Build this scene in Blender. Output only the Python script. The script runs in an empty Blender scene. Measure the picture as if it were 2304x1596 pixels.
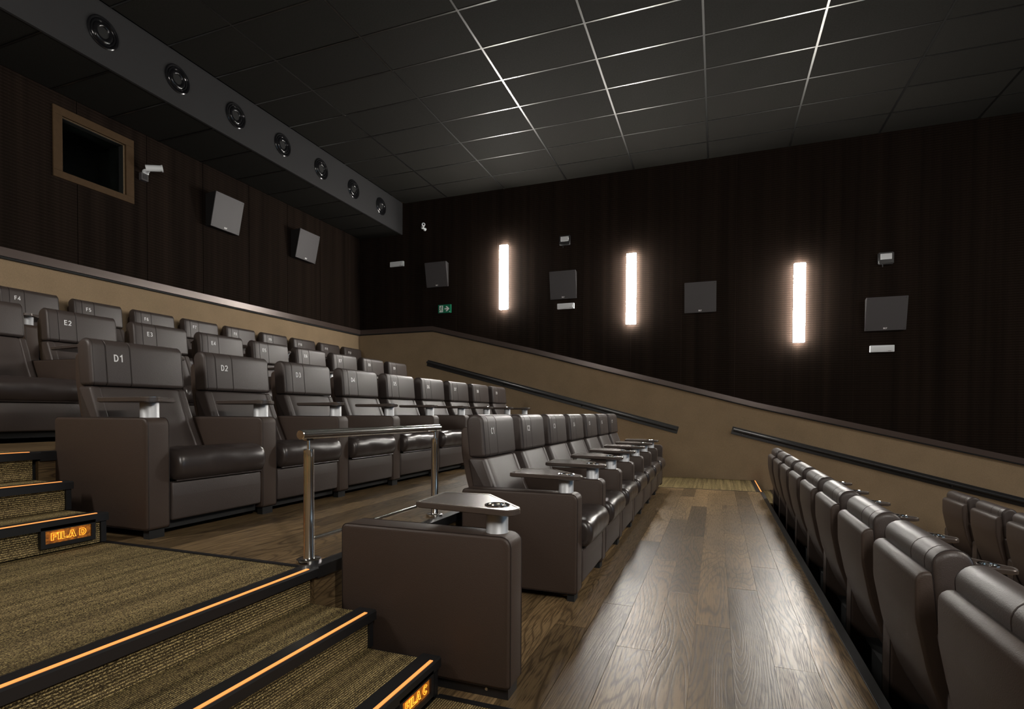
import bpy, bmesh, math, random
from mathutils import Vector, Matrix, Euler, noise
random.seed(7)
C = bpy.context.scene.collection
S = bpy.context.scene
R = math.radians

# ------------------------------------------------------------------ camera
cd = bpy.data.cameras.new('camera'); cam = bpy.data.objects.new('camera', cd); C.objects.link(cam)
F_PX, CY, YAW, PITCH, ROLL, H = 1234.6, 951.6, 20.4478, -1.0992, 0.2655, 1.0501
ya, pi_, ro = R(YAW), R(PITCH), R(ROLL)
fwd = Vector((-math.sin(ya)*math.cos(pi_), math.cos(ya)*math.cos(pi_), math.sin(pi_)))
rt = Vector((math.cos(ya), math.sin(ya), 0)); up = rt.cross(fwd)
r2 = rt*math.cos(ro) + up*math.sin(ro); u2 = up*math.cos(ro) - rt*math.sin(ro)
cam.matrix_world = Matrix(((r2.x, u2.x, -fwd.x, 0), (r2.y, u2.y, -fwd.y, 0), (r2.z, u2.z, -fwd.z, H), (0, 0, 0, 1)))
cd.sensor_width = 36; cd.lens = F_PX*36/2304; cd.shift_y = (CY-798)/2304; cd.clip_start = 0.05
S.camera = cam

# ------------------------------------------------------------------ world, exposure, lights
w = bpy.data.worlds.new('world'); S.world = w; w.use_nodes = True
w.node_tree.nodes['Background'].inputs[0].default_value = (0.8, 0.85, 1, 1)
w.node_tree.nodes['Background'].inputs[1].default_value = 0.0
S.view_settings.view_transform = 'Standard'; S.view_settings.look = 'None'
S.view_settings.exposure = 1.6; S.view_settings.gamma = 1.0
S.view_settings.use_curve_mapping = False
LAMP_W = 46.0       # emission of the wall lamps' diffusers
def area(name, loc, rot, sx, sy, power, col):
    l = bpy.data.lights.new(name, 'AREA'); l.shape = 'RECTANGLE'; l.size = sx; l.size_y = sy
    l.energy = power; l.color = col
    o = bpy.data.objects.new(name, l); C.objects.link(o); o.location = loc; o.rotation_euler = rot
    return o
area('screen_glow', (8.6, 4.6, 2.2), (0, R(90), 0), 3.6, 7.5, 20, (0.50, 0.76, 1.0))
area('added_front_fill', (5.6, 3.6, 5.0), (0, R(24), 0), 0.6, 3.0, 82, (1.0, 0.92, 0.82))  # added warm fill from the front, brightens headrests, left wall and trims

# ------------------------------------------------------------------ materials
def nt(name):
    m = bpy.data.materials.new(name); m.use_nodes = True
    return m, m.node_tree.nodes, m.node_tree.links, m.node_tree.nodes['Principled BSDF']
def plain(name, col, rough=0.5, metal=0.0, bump=0, bscale=200, var=0.0, spec=0.5, emis=None, estr=0):
    m, n, l, b = nt(name)
    b.inputs['Base Color'].default_value = (*col, 1); b.inputs['Roughness'].default_value = rough
    b.inputs['Metallic'].default_value = metal; b.inputs['Specular IOR Level'].default_value = spec
    if emis: b.inputs['Emission Color'].default_value = (*emis, 1); b.inputs['Emission Strength'].default_value = estr
    if bump or var:
        tc = n.new('ShaderNodeTexCoord'); t = n.new('ShaderNodeTexNoise'); t.inputs['Scale'].default_value = bscale
        t.inputs['Detail'].default_value = 3; l.new(tc.outputs['Object'], t.inputs['Vector'])
        if bump:
            bp = n.new('ShaderNodeBump'); bp.inputs['Strength'].default_value = bump; bp.inputs['Distance'].default_value = 0.002
            l.new(t.outputs['Fac'], bp.inputs['Height']); l.new(bp.outputs['Normal'], b.inputs['Normal'])
        if var:
            r = n.new('ShaderNodeMapRange'); r.inputs['To Min'].default_value = 1-var; r.inputs['To Max'].default_value = 1+var
            mx = n.new('ShaderNodeMix'); mx.data_type = 'RGBA'; mx.blend_type = 'MULTIPLY'; mx.inputs[0].default_value = 1
            l.new(t.outputs['Fac'], r.inputs['Value']); l.new(r.outputs[0], mx.inputs[7]); mx.inputs[6].default_value = (*col, 1)
            l.new(mx.outputs[2], b.inputs['Base Color'])
    return m
M = {}
M['leather'] = plain('leather', (0.050, 0.038, 0.034), 0.45, bump=0.35, bscale=260, var=0.12)
M['leather_side'] = plain('leather_side', (0.049, 0.033, 0.0255), 0.50, spec=0.36, bump=0.35, bscale=260, var=0.12)  # same leather; the browner light on sides and backs is put into colour
M['cushion'] = plain('cushion_leather', (0.036, 0.028, 0.026), 0.30, bump=0.25, bscale=22)
M['seam'] = plain('seam_thread', (0.018, 0.012, 0.011), 0.6)
M['black'] = plain('black_plastic', (0.012, 0.012, 0.013), 0.38)
M['matte_black'] = plain('matte_black', (0.006, 0.006, 0.006), 0.8)
M['steel'] = plain('brushed_steel', (0.86, 0.84, 0.80), 0.16, 1.0)
M['chrome'] = plain('polished_steel', (0.75, 0.74, 0.72), 0.10, 1.0)
M['alu'] = plain('satin_aluminium', (0.50, 0.51, 0.53), 0.52, 0.6)
M['tray'] = plain('tray_laminate', (0.085, 0.066, 0.057), 0.27, 0.25)
M['tray_rim'] = plain('tray_rim', (0.34, 0.31, 0.29), 0.28, 0.6)
M['white_print'] = plain('white_print', (0.85, 0.85, 0.85), 0.5)
M['white_plastic'] = plain('white_plastic', (0.70, 0.72, 0.74), 0.4)
M['grille'] = plain('speaker_grille', (0.066, 0.061, 0.064), 0.5, bump=0.3, bscale=400, spec=0.3)
M['speaker_box'] = plain('speaker_box', (0.012, 0.011, 0.011), 0.5)
M['soffit'] = plain('soffit_paint', (0.031, 0.0305, 0.0315), 0.45, bump=0.3, bscale=120, spec=0.25)
M['cone'] = plain('speaker_cone', (0.007, 0.007, 0.008), 0.16)
M['grid'] = plain('grid_metal', (0.16, 0.16, 0.155), 0.33, 1.0)
M['trim'] = plain('dark_bronze_trim', (0.085, 0.062, 0.054), 0.30, 0.3)
M['frame_wood'] = plain('booth_frame', (0.058, 0.034, 0.016), 0.7, spec=0.15, var=0.2, bscale=20)
M['booth'] = plain('booth_dark', (0.006, 0.007, 0.006), 0.7)
M['green'] = plain('sign_green', (0.0, 0.17, 0.085), 0.4)
M['lamp'] = plain('lamp_diffuser', (1, 1, 1), 0.5, emis=(1.0, 0.955, 0.885), estr=LAMP_W)
M['led'] = plain('amber_led', (0.30, 0.10, 0.02), 0.5, emis=(1.0, 0.335, 0.085), estr=0.41)
M['led_letter'] = plain('amber_letters', (1, .5, .1), 0.5, emis=(1.0, 0.40, 0.03), estr=0.5)

def glass():
    m, n, l, b = nt('booth_glass'); b.inputs['Base Color'].default_value = (0.85, 0.95, 0.9, 1)
    b.inputs['Transmission Weight'].default_value = 1; b.inputs['Roughness'].default_value = 0.02; b.inputs['IOR'].default_value = 1.1
    return m
M['glass'] = glass()

def mix(n, l, f, a, b, bt='MIX'):
    x = n.new('ShaderNodeMix'); x.data_type = 'RGBA'; x.blend_type = bt
    for s, v in ((0, f), (6, a), (7, b)):
        if isinstance(v, (tuple, float, int)):
            x.inputs[s].default_value = v if s == 0 else (*v, 1)
        else: l.new(v, x.inputs[s])
    return x.outputs[2]
def maprange(n, l, v, a, b, c=0.0, d=1.0):
    r = n.new('ShaderNodeMapRange'); l.new(v, r.inputs[0])
    for i, q in enumerate((a, b, c, d)): r.inputs[i+1].default_value = q
    return r.outputs[0]
def mapping(n, l, sc, src='Object', loc=None):
    tc = n.new('ShaderNodeTexCoord'); mp = n.new('ShaderNodeMapping'); mp.inputs['Scale'].default_value = sc
    l.new(tc.outputs[src], mp.inputs['Vector'])
    if loc is not None: l.new(loc, mp.inputs['Location'])
    return mp.outputs[0]
def tex(n, l, vec, scale, detail=2, dist=0.0, rough=0.5):
    t = n.new('ShaderNodeTexNoise'); t.inputs['Scale'].default_value = scale; t.inputs['Detail'].default_value = detail
    t.inputs['Distortion'].default_value = dist; t.inputs['Roughness'].default_value = rough
    l.new(vec, t.inputs['Vector']); return t.outputs['Fac']

def wood():
    m, n, l, b = nt('oak_vinyl')
    oi = n.new('ShaderNodeObjectInfo')
    cmb = n.new('ShaderNodeCombineXYZ'); mul = n.new('ShaderNodeMath'); mul.operation = 'MULTIPLY'; mul.inputs[1].default_value = 53
    l.new(oi.outputs['Random'], mul.inputs[0])
    for i in range(3): l.new(mul.outputs[0], cmb.inputs[i])
    v = mapping(n, l, (1, 0.085, 1), loc=cmb.outputs[0])
    big = tex(n, l, v, 3.6, 1.5, 0.25)
    add = n.new('ShaderNodeMath'); add.operation = 'MULTIPLY'; add.inputs[1].default_value = 54
    l.new(big, add.inputs[0])
    fr = n.new('ShaderNodeMath'); fr.operation = 'PINGPONG'; fr.inputs[1].default_value = 0.5; l.new(add.outputs[0], fr.inputs[0])
    ring = maprange(n, l, fr.outputs[0], 0.0, 0.20)
    fib = tex(n, l, mapping(n, l, (1, 0.05, 1), loc=cmb.outputs[0]), 170, 3)
    tone = tex(n, l, v, 2.2, 2)
    a = mix(n, l, ring, (0.070, 0.043, 0.021), (0.190, 0.126, 0.062))
    a = mix(n, l, maprange(n, l, fib, 0.34, 0.52), (0.070, 0.045, 0.023), a)
    a = mix(n, l, 1.0, a, maprange(n, l, oi.outputs['Random'], 0, 1, 0.60, 1.45), 'MULTIPLY')
    a = mix(n, l, 1.0, a, maprange(n, l, tone, 0.3, 0.7, 0.75, 1.2), 'MULTIPLY')
    l.new(a, b.inputs['Base Color'])
    l.new(maprange(n, l, fib, 0.3, 0.7, 0.42, 0.33), b.inputs['Roughness']); b.inputs['Specular IOR Level'].default_value = 0.27
    bp = n.new('ShaderNodeBump'); bp.inputs['Strength'].default_value = 0.35; bp.inputs['Distance'].default_value = 0.001
    l.new(mix(n, l, 0.5, ring, fib), bp.inputs['Height']); l.new(bp.outputs['Normal'], b.inputs['Normal'])
    return m
M['wood'] = wood()

def carpet():
    m, n, l, b = nt('ribbed_carpet')
    v = mapping(n, l, (1, 1, 1))
    sep = n.new('ShaderNodeSeparateXYZ'); l.new(v, sep.inputs[0])
    sm = n.new('ShaderNodeMath'); sm.operation = 'ADD'; l.new(sep.outputs[0], sm.inputs[0]); l.new(sep.outputs[2], sm.inputs[1])
    wob = n.new('ShaderNodeMath'); wob.operation = 'MULTIPLY_ADD'; wob.inputs[1].default_value = 0.004
    l.new(tex(n, l, v, 90, 2), wob.inputs[0]); l.new(sm.outputs[0], wob.inputs[2])
    k = n.new('ShaderNodeMath'); k.operation = 'MULTIPLY'; k.inputs[1].default_value = 2*math.pi/0.0095; l.new(wob.outputs[0], k.inputs[0])
    s = n.new('ShaderNodeMath'); s.operation = 'SINE'; l.new(k.outputs[0], s.inputs[0])
    rib = maprange(n, l, s.outputs[0], -0.9, 1.0)
    fl = tex(n, l, mapping(n, l, (1, 0.55, 1)), 420, 2)
    fleck = maprange(n, l, fl, 0.43, 0.60)
    wide = tex(n, l, mapping(n, l, (1, 0.02, 1)), 18, 2)
    base = mix(n, l, maprange(n, l, wide, 0.35, 0.65), (0.030, 0.022, 0.012), (0.075, 0.054, 0.030))
    f = n.new('ShaderNodeMath'); f.operation = 'MULTIPLY'; l.new(rib, f.inputs[0]); l.new(fleck, f.inputs[1])
    a = mix(n, l, f.outputs[0], base, (0.66, 0.505, 0.225))
    a = mix(n, l, 1.0, a, maprange(n, l, tex(n, l, mapping(n, l, (1, 0.02, 1)), 30, 2), 0.36, 0.64, 0.66, 1.22), 'MULTIPLY')
    l.new(a, b.inputs['Base Color']); b.inputs['Roughness'].default_value = 0.95; b.inputs['Specular IOR Level'].default_value = 0.1
    bp = n.new('ShaderNodeBump'); bp.inputs['Strength'].default_value = 0.9; bp.inputs['Distance'].default_value = 0.003
    l.new(mix(n, l, 0.5, rib, fl), bp.inputs['Height']); l.new(bp.outputs['Normal'], b.inputs['Normal'])
    return m
M['carpet'] = carpet()

def beige():
    m, n, l, b = nt('beige_wall_carpet')
    v = mapping(n, l, (1, 1, 1)); f = tex(n, l, v, 210, 3, rough=0.6); g = tex(n, l, v, 3, 2)
    a = mix(n, l, maprange(n, l, f, 0.25, 0.75), (0.200, 0.140, 0.086), (0.330, 0.243, 0.152))
    a = mix(n, l, 1.0, a, maprange(n, l, g, 0.3, 0.7, 0.93, 1.07), 'MULTIPLY')
    l.new(a, b.inputs['Base Color']); b.inputs['Roughness'].default_value = 0.95; b.inputs['Specular IOR Level'].default_value = 0.1
    bp = n.new('ShaderNodeBump'); bp.inputs['Strength'].default_value = 0.3; bp.inputs['Distance'].default_value = 0.003
    l.new(f, bp.inputs['Height']); l.new(bp.outputs['Normal'], b.inputs['Normal'])
    return m
M['beige'] = beige()

def darkwall(name, sc):
    m, n, l, b = nt(name)
    v = mapping(n, l, sc); br = n.new('ShaderNodeTexBrick'); br.offset = 0.0
    # a fine woven relief: horizontal courses crossed by thin vertical threads
    sep = n.new('ShaderNodeSeparateXYZ'); l.new(v, sep.inputs[0]); n.remove(br)
    def wv(o, per):
        k = n.new('ShaderNodeMath'); k.operation = 'MULTIPLY'; k.inputs[1].default_value = 2*math.pi/per; l.new(o, k.inputs[0])
        s = n.new('ShaderNodeMath'); s.operation = 'SINE'; l.new(k.outputs[0], s.inputs[0]); return s.outputs[0]
    hz = wv(sep.outputs[2], 0.034)
    sm = n.new('ShaderNodeMath'); sm.operation = 'ADD'; l.new(sep.outputs[0], sm.inputs[0]); l.new(sep.outputs[1], sm.inputs[1])
    vt = wv(sm.outputs[0], 0.034)
    mul = n.new('ShaderNodeMath'); mul.operation = 'MULTIPLY'; l.new(hz, mul.inputs[0]); l.new(vt, mul.inputs[1])
    st = tex(n, l, mapping(n, l, (sc[0], sc[1], 0.02)), 9, 3)
    hm = maprange(n, l, hz, -0.2, 0.9)
    a = mix(n, l, hm, (0.0095, 0.0060, 0.0043), (0.0145, 0.0096, 0.0074))
    a = mix(n, l, maprange(n, l, mul.outputs[0], 0.2, 1.0, 0, 0.45), a, (0.006, 0.004, 0.003))
    a = mix(n, l, 1.0, a, maprange(n, l, st, 0.3, 0.7, 0.72, 1.4), 'MULTIPLY')
    l.new(a, b.inputs['Base Color']); b.inputs['Roughness'].default_value = 0.9; b.inputs['Specular IOR Level'].default_value = 0.05
    bp = n.new('ShaderNodeBump'); bp.inputs['Strength'].default_value = 0.12; bp.inputs['Distance'].default_value = 0.003
    l.new(hm, bp.inputs['Height']); l.new(bp.outputs['Normal'], b.inputs['Normal'])
    return m
M['darkwall'] = darkwall('dark_brown_wallcloth', (1, 1, 1))

def tilemat():
    m, n, l, b = nt('black_ceiling_tile')
    oi = n.new('ShaderNodeObjectInfo')
    v = mapping(n, l, (1, 1, 1)); f = tex(n, l, v, 60, 5, rough=0.75); g = tex(n, l, v, 2.0, 2)
    a = mix(n, l, maprange(n, l, f, 0.35, 0.65), (0.0105, 0.0098, 0.0082), (0.0175, 0.0163, 0.014))
    a = mix(n, l, 1.0, a, maprange(n, l, oi.outputs['Random'], 0, 1, 0.9, 1.1), 'MULTIPLY')
    l.new(a, b.inputs['Base Color']); b.inputs['Roughness'].default_value = 0.85; b.inputs['Specular IOR Level'].default_value = 0.12
    return m
M['tile'] = tilemat()

def signplate():
    m, n, l, b = nt('amber_sign_plate')
    v = mapping(n, l, (1, 1, 1)); f = tex(n, l, v, 60, 4, 0.5)
    a = mix(n, l, maprange(n, l, f, 0.35, 0.7), (0.10, 0.030, 0.004), (0.40, 0.13, 0.012))
    l.new(a, b.inputs['Base Color']); l.new(a, b.inputs['Emission Color']); b.inputs['Emission Strength'].default_value = 0.22
    return m
M['signplate'] = signplate()

# ------------------------------------------------------------------ mesh helpers
class MB:
    def __init__(s): s.v = []; s.f = []
    def add(s, vs, fs):
        o = len(s.v); s.v += [tuple(p) for p in vs]; s.f += [tuple(i+o for i in f) for f in fs]; return s
    def box(s, x0, x1, y0, y1, z0, z1):
        return s.add([(x0,y0,z0),(x1,y0,z0),(x1,y1,z0),(x0,y1,z0),(x0,y0,z1),(x1,y0,z1),(x1,y1,z1),(x0,y1,z1)],
                     [(0,3,2,1),(4,5,6,7),(0,1,5,4),(1,2,6,5),(2,3,7,6),(3,0,4,7)])
    def rings(s, rr, cap=True):
        n = len(rr[0]); o = []
        for r in rr: o += r
        fs = []
        for i in range(len(rr)-1):
            for j in range(n):
                k = (j+1) % n; fs.append((i*n+j, i*n+k, (i+1)*n+k, (i+1)*n+j))
        if cap: fs.append(tuple(range(n-1, -1, -1))); fs.append(tuple((len(rr)-1)*n+j for j in range(n)))
        return s.add(o, fs)
    def tube(s, a, b, r0, r1=None, n=16, cap=True):
        a, b = Vector(a), Vector(b); r1 = r0 if r1 is None else r1
        d = (b-a).normalized(); q = d.to_track_quat('Z', 'Y')
        def ring(c, r): return [c + q @ Vector((r*math.cos(2*math.pi*i/n), r*math.sin(2*math.pi*i/n), 0)) for i in range(n)]
        return s.rings([ring(a, r0), ring(b, r1)], cap)
    def lathe(s, prof, c=(0,0,0), axis='Z', n=24, cap=False):
        rr = []
        for r, h in prof:
            ring = []
            for i in range(n):
                t = 2*math.pi*i/n; a, b = r*math.cos(t), r*math.sin(t)
                p = {'Z': (a, b, h), 'X': (h, a, b), 'Y': (b, h, a)}[axis]
                ring.append((c[0]+p[0], c[1]+p[1], c[2]+p[2]))
            rr.append(ring)
        return s.rings(rr, cap)
    def prism(s, poly, axis, a, b):
        def P(p, h): return {'X': (h, p[0], p[1]), 'Y': (p[0], h, p[1]), 'Z': (p[0], p[1], h)}[axis]
        return s.rings([[P(p, a) for p in poly], [P(p, b) for p in poly]])
def mesh(name, mb, mat, smooth=True, bev=0, seg=2):
    me = bpy.data.meshes.new(name); me.from_pydata(mb.v, [], mb.f); me.materials.append(M[mat] if isinstance(mat, str) else mat)
    bm = bmesh.new(); bm.from_mesh(me)
    if bev: bmesh.ops.bevel(bm, geom=list(bm.edges), offset=bev, segments=seg, affect='EDGES', clamp_overlap=True)
    bmesh.ops.recalc_face_normals(bm, faces=bm.faces)
    for f in bm.faces: f.smooth = smooth
    if smooth:
        for e in bm.edges:
            if len(e.link_faces) == 2 and e.calc_face_angle(0) > R(38): e.smooth = False
    bm.to_mesh(me); bm.free(); return me
def ob(name, data, parent=None, **k):
    o = bpy.data.objects.new(name, data); C.objects.link(o)
    if parent is not None: o.parent = parent
    for a, b in k.items(): o[a] = b
    return o
def part(name, mb, mat, parent, smooth=True, bev=0, seg=2, **k):
    return ob(name, mesh(name, mb, mat, smooth, bev, seg), parent, **k)
def struct(name, mb, mat, smooth=False, bev=0): return ob(name, mesh(name, mb, mat, smooth, bev), None, kind='structure')
def thing(name, label, cat, loc=(0,0,0), group=None, rot=(0,0,0)):
    o = ob(name, None); o.location = loc; o.rotation_euler = rot; o.empty_display_size = 0.1
    o['label'] = label; o['category'] = cat
    if group: o['group'] = group
    return o
def dup(root, loc, label, sy=1.0, group=None):
    r = root.copy(); C.objects.link(r); r.location = loc; r.scale = (1, sy, 1); r['label'] = label
    if group: r['group'] = group
    for ch in root.children:
        c = ch.copy(); C.objects.link(c); c.parent = r
        for g in ch.children:
            d = g.copy(); C.objects.link(d); d.parent = c
    return r
def roundpoly(pts, rad, seg=4):
    out = []; n = len(pts)
    for i in range(n):
        p = Vector(pts[i]); a = Vector(pts[i-1]); b = Vector(pts[(i+1) % n]); r = rad[i] if isinstance(rad, (list, tuple)) else rad
        if r <= 0: out.append(tuple(p)); continue
        u = (a-p).normalized(); v = (b-p).normalized(); ang = u.angle(v); d = min(r/math.tan(ang/2), (a-p).length*0.49, (b-p).length*0.49)
        rr = d*math.tan(ang/2); c = p + (u+v).normalized()*(rr/math.sin(ang/2))
        s, e = p+u*d-c, p+v*d-c; th = s.angle(e)
        ax = s.x*e.y - s.y*e.x; sg = 1 if ax > 0 else -1
        for k in range(seg+1):
            t = sg*th*k/seg; out.append((c.x+s.x*math.cos(t)-s.y*math.sin(t), c.y+s.x*math.sin(t)+s.y*math.cos(t)))
    return out
def catmull(pts, seg=4):
    n = len(pts); out = []
    for i in range(n):
        p0, p1, p2, p3 = [Vector(pts[(i+j) % n]) for j in (-1, 0, 1, 2)]
        for k in range(seg):
            t = k/seg
            out.append(tuple(0.5*((2*p1)+(-p0+p2)*t+(2*p0-5*p1+4*p2-p3)*t*t+(-p0+3*p1-3*p2+p3)*t**3)))
    return out
def inset(poly, d):
    n = len(poly); ar = sum(poly[i][0]*poly[(i+1) % n][1]-poly[(i+1) % n][0]*poly[i][1] for i in range(n)); sg = 1 if ar > 0 else -1
    out = []
    for i in range(n):
        a, b, c = Vector(poly[i-1]), Vector(poly[i]), Vector(poly[(i+1) % n])
        def nn(p, q):
            e = q-p
            if e.length < 1e-7: return Vector((0, 0))
            e.normalize(); return Vector((-e.y, e.x))*sg
        m = nn(a, b)+nn(b, c)
        if m.length > 1e-6: m.normalize()
        out.append((b.x+m.x*d, b.y+m.y*d))
    return out
def loft_y(poly, stations, warp=None):
    """profile in XZ swept along Y; stations (y, inset)"""
    mb = MB(); rr = []
    for y, d in stations:
        q = inset(poly, d) if d else poly
        rr.append([(warp(x, y, z) if warp else (x, y, z)) for x, z in q])
    mb.rings(rr); return mb
def pillow(y0, y1, r, mids=()):
    st = [(y0, r*1.0), (y0+r*0.13, r*0.5), (y0+r*0.5, r*0.13), (y0+r, 0)]
    for m_ in mids: st += [(m_-0.004, 0), (m_-0.0012, 0.0035), (m_+0.0012, 0.0035), (m_+0.004, 0)]
    st += [(y1-r, 0), (y1-r*0.5, r*0.13), (y1-r*0.13, r*0.5), (y1, r)]
    return st
def ring_tube(pts, r, n=5):
    q = [Vector(pts[0])]
    for p in pts[1:]:
        if (Vector(p)-q[-1]).length > 1e-4: q.append(Vector(p))
    m_ = len(q); Y = Vector((0, 1, 0)); vs = []; fs = []
    for i in range(m_):
        t = (q[(i+1) % m_]-q[i-1]).normalized(); s = t.cross(Y)
        for k in range(n):
            a = 2*math.pi*k/n; vs.append(q[i]+Y*(r*math.cos(a))+s*(r*math.sin(a)))
    for i in range(m_):
        j = (i+1) % m_
        for k in range(n):
            l_ = (k+1) % n; fs.append((i*n+k, i*n+l_, j*n+l_, j*n+k))
    return MB().add(vs, fs)
def arc(cx, cy, rx, ry, a0, a1, n=8):
    return [(cx+rx*math.cos(R(a0+(a1-a0)*i/n)), cy+ry*math.sin(R(a0+(a1-a0)*i/n))) for i in range(n+1)]
# stroke centre lines on a 0.62 x 1 cell (sans serif capitals and digits)
GL_ = {
 'C': [arc(.31, .5, .25, .43, 48, 312, 14)],
 'D': [[(.07, .07), (.07, .93), (.25, .93)] + arc(.25, .5, .30, .43, 90, -90, 12) + [(.07, .07)]],
 'E': [[(.55, .93), (.08, .93), (.08, .07), (.57, .07)], [(.08, .52), (.50, .52)]],
 'F': [[(.55, .93), (.08, .93), (.08, 0.0)], [(.08, .50), (.48, .50)]],
 'R': [[(.08, 0), (.08, .93), (.34, .93)] + arc(.34, .71, .2, .22, 90, -90, 8) + [(.08, .49)], [(.34, .49), (.56, 0)]],
 '0': [arc(.31, .5, .23, .43, 90, 450, 18)],
 '1': [[(.12, .74), (.36, .95), (.36, 0)]],
 '2': [arc(.31, .68, .22, .25, 165, -30, 10) + [(.09, .07), (.55, .07)]],
 '3': [arc(.30, .72, .20, .21, 150, -80, 9), arc(.30, .29, .23, .22, 85, -150, 9), [(.24, .51), (.34, .51)]],
 '4': [[(.44, 0), (.44, .93), (.06, .28), (.60, .28)]],
 '5': [[(.52, .93), (.15, .93), (.11, .52)] + arc(.31, .31, .23, .25, 120, -150, 10)],
 '6': [arc(.31, .30, .22, .23, 90, 450, 14), [(.09, .34), (.12, .62)] + arc(.33, .68, .2, .25, 160, 35, 7)],
 '7': [[(.06, .93), (.56, .93), (.30, .45), (.24, 0)]],
 '8': [arc(.31, .72, .19, .21, 90, 450, 14), arc(.31, .28, .23, .22, 90, 450, 14)],
 '9': [arc(.31, .70, .22, .23, 90, 450, 14), [(.53, .66), (.50, .38)] + arc(.29, .32, .2, .25, -20, -145, 7)],
}
def glyph_mesh(name, s, size, mat, th=0.085, ext=0.0007):
    mb = MB(); adv = 0.76; wd = adv*len(s)-0.14; x0 = -wd/2
    for i, ch in enumerate(s):
        for pl in GL_[ch]:
            p = [Vector((x0+adv*i+a, b-0.5)) for a, b in pl]; closed = (p[0]-p[-1]).length < 1e-4
            L_, R_ = [], []; n = len(p)
            for k in range(n):
                if closed: a, c = p[k-1] if k else p[-2], p[k+1] if k < n-1 else p[1]
                else: a, c = p[max(k-1, 0)], p[min(k+1, n-1)]
                d1 = (p[k]-a); d2 = (c-p[k])
                d1 = d1.normalized() if d1.length > 1e-6 else d2.normalized(); d2 = d2.normalized() if d2.length > 1e-6 else d1
                m_ = Vector((-(d1.y+d2.y), d1.x+d2.x)); m_ = m_.normalized() if m_.length > 1e-6 else Vector((-d1.y, d1.x))
                f = th/max(0.45, m_.dot(Vector((-d1.y, d1.x))))
                L_.append(p[k]+m_*f); R_.append(p[k]-m_*f)
            vs = [(q.x*size, q.y*size, ext) for q in L_]+[(q.x*size, q.y*size, ext) for q in R_]
            vs += [(x, y, 0) for x, y, _ in vs]
            fs = []
            for k in range(n-1):
                fs += [(k, k+1, n+k+1, n+k), (2*n+k, 3*n+k, 3*n+k+1, 2*n+k+1), (k, 2*n+k, 2*n+k+1, k+1), (n+k, n+k+1, 3*n+k+1, 3*n+k)]
            fs += [(0, n, 3*n, 2*n), (n-1, 3*n-1, 4*n-1-0, 2*n-1)] if False else [(0, n, 3*n, 2*n), (n-1, 3*n-1, 4*n-1, 2*n-1)]
            mb.add(vs, fs)
    return mesh(name, mb, mat, False)
OUT_ = {
 'F': [[(0,0),(0,1),(.66,1),(.66,.80),(.24,.80),(.24,.56),(.50,.56),(.50,.38),(.24,.38),(.24,0)]],
 'I': [[(0,0),(0,1),(.24,1),(.24,0)]],
 'L': [[(0,0),(0,1),(.24,1),(.24,.20),(.62,.20),(.62,0)]],
 'A': [[(0,0),(.29,1),(.53,1),(.82,0),(.58,0),(.53,.18),(.29,.18),(.24,0)],[(.33,.36),(.49,.36),(.41,.70)]],
 'D': [[(0,0),(0,1),(.35,1)]+arc(.35,.5,.38,.5,80,-80,10)+[(.35,0)],[(.24,.2),(.24,.8),(.33,.8)]+arc(.33,.5,.17,.3,75,-75,6)+[(.33,.2)]],
 'C': [arc(.42,.5,.42,.52,40,320,14)+arc(.42,.5,.18,.30,320,40,10)],
}
def outline_mesh(name, s, size, mat, r):
    mb = MB(); x = 0; adv = {'I': .38, 'A': .92, ' ': .34}
    tot = sum(adv.get(c, .74) for c in s)-0.1; x = -tot/2
    for c in s:
        for pl in OUT_.get(c, []):
            for a, b in zip(pl, pl[1:]+pl[:1]):
                A = Vector(((x+a[0])*size, (a[1]-.5)*size, 0)); B = Vector(((x+b[0])*size, (b[1]-.5)*size, 0))
                if (B-A).length > 1e-5:
                    d = (B-A).normalized()*r; n_ = Vector((-d.y, d.x, 0)); A2, B2 = A-d, B+d
                    q = [A2-n_, B2-n_, B2+n_, A2+n_]
                    mb.add([(v.x, v.y, 0) for v in q]+[(v.x, v.y, 0.0012) for v in q], [(4,5,6,7), (0,3,2,1), (0,1,5,4), (1,2,6,5), (2,3,7,6), (3,0,4,7)])
        x += adv.get(c, .74)
    return mesh(name, mb, mat, False)
FACE_X = (R(90), 0, R(90)); FACE_Y = (R(90), 0, 0)

# ------------------------------------------------------------------ room dimensions
W = 9.3415; XB = -6.775; XE = 9.0; YN = -0.45; ZC = 5.091; ZL = 4.50; XS = -5.773
ZD = 0.415; STEP = ZD/3; ZE = 2*ZD; ZF = 3*ZD; ZBR = -ZD; ZA = -2*ZD
NX = [-1.521, -1.247, -0.9644]          # nosings between rows D and C
LX = [-3.282, -3.03, -2.774]            # nosings between rows E and D
DE, EE, FE, CE, BE = -1.53, -3.29, -5.05, 0.565, 2.34
YA = 1.775; YW = 1.80
YFC, YFD = 7.985, 8.62

# ---- walls
wl = struct('wall_left', MB().box(XB-0.25, XB, YN, 3.96, -1.2, ZL+0.7).box(XB-0.25, XB, 4.65, W+0.2, -1.2, ZL+0.7)
            .box(XB-0.25, XB, 3.96, 4.65, -1.2, 3.67).box(XB-0.25, XB, 3.96, 4.65, 4.27, ZL+0.7), 'beige')
wr = struct('wall_right', MB().box(XB-0.25, XE+0.2, W, W+0.2, -1.6, ZC+0.2), 'beige')
wn = struct('wall_near', MB().box(XB-0.25, XE+0.2, YN-0.2, YN, -1.6, ZC+0.2), 'beige')
wf = struct('wall_front', MB().box(XE, XE+0.2, YN-0.2, W+0.2, -1.6, ZC+0.2), 'darkwall')

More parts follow.
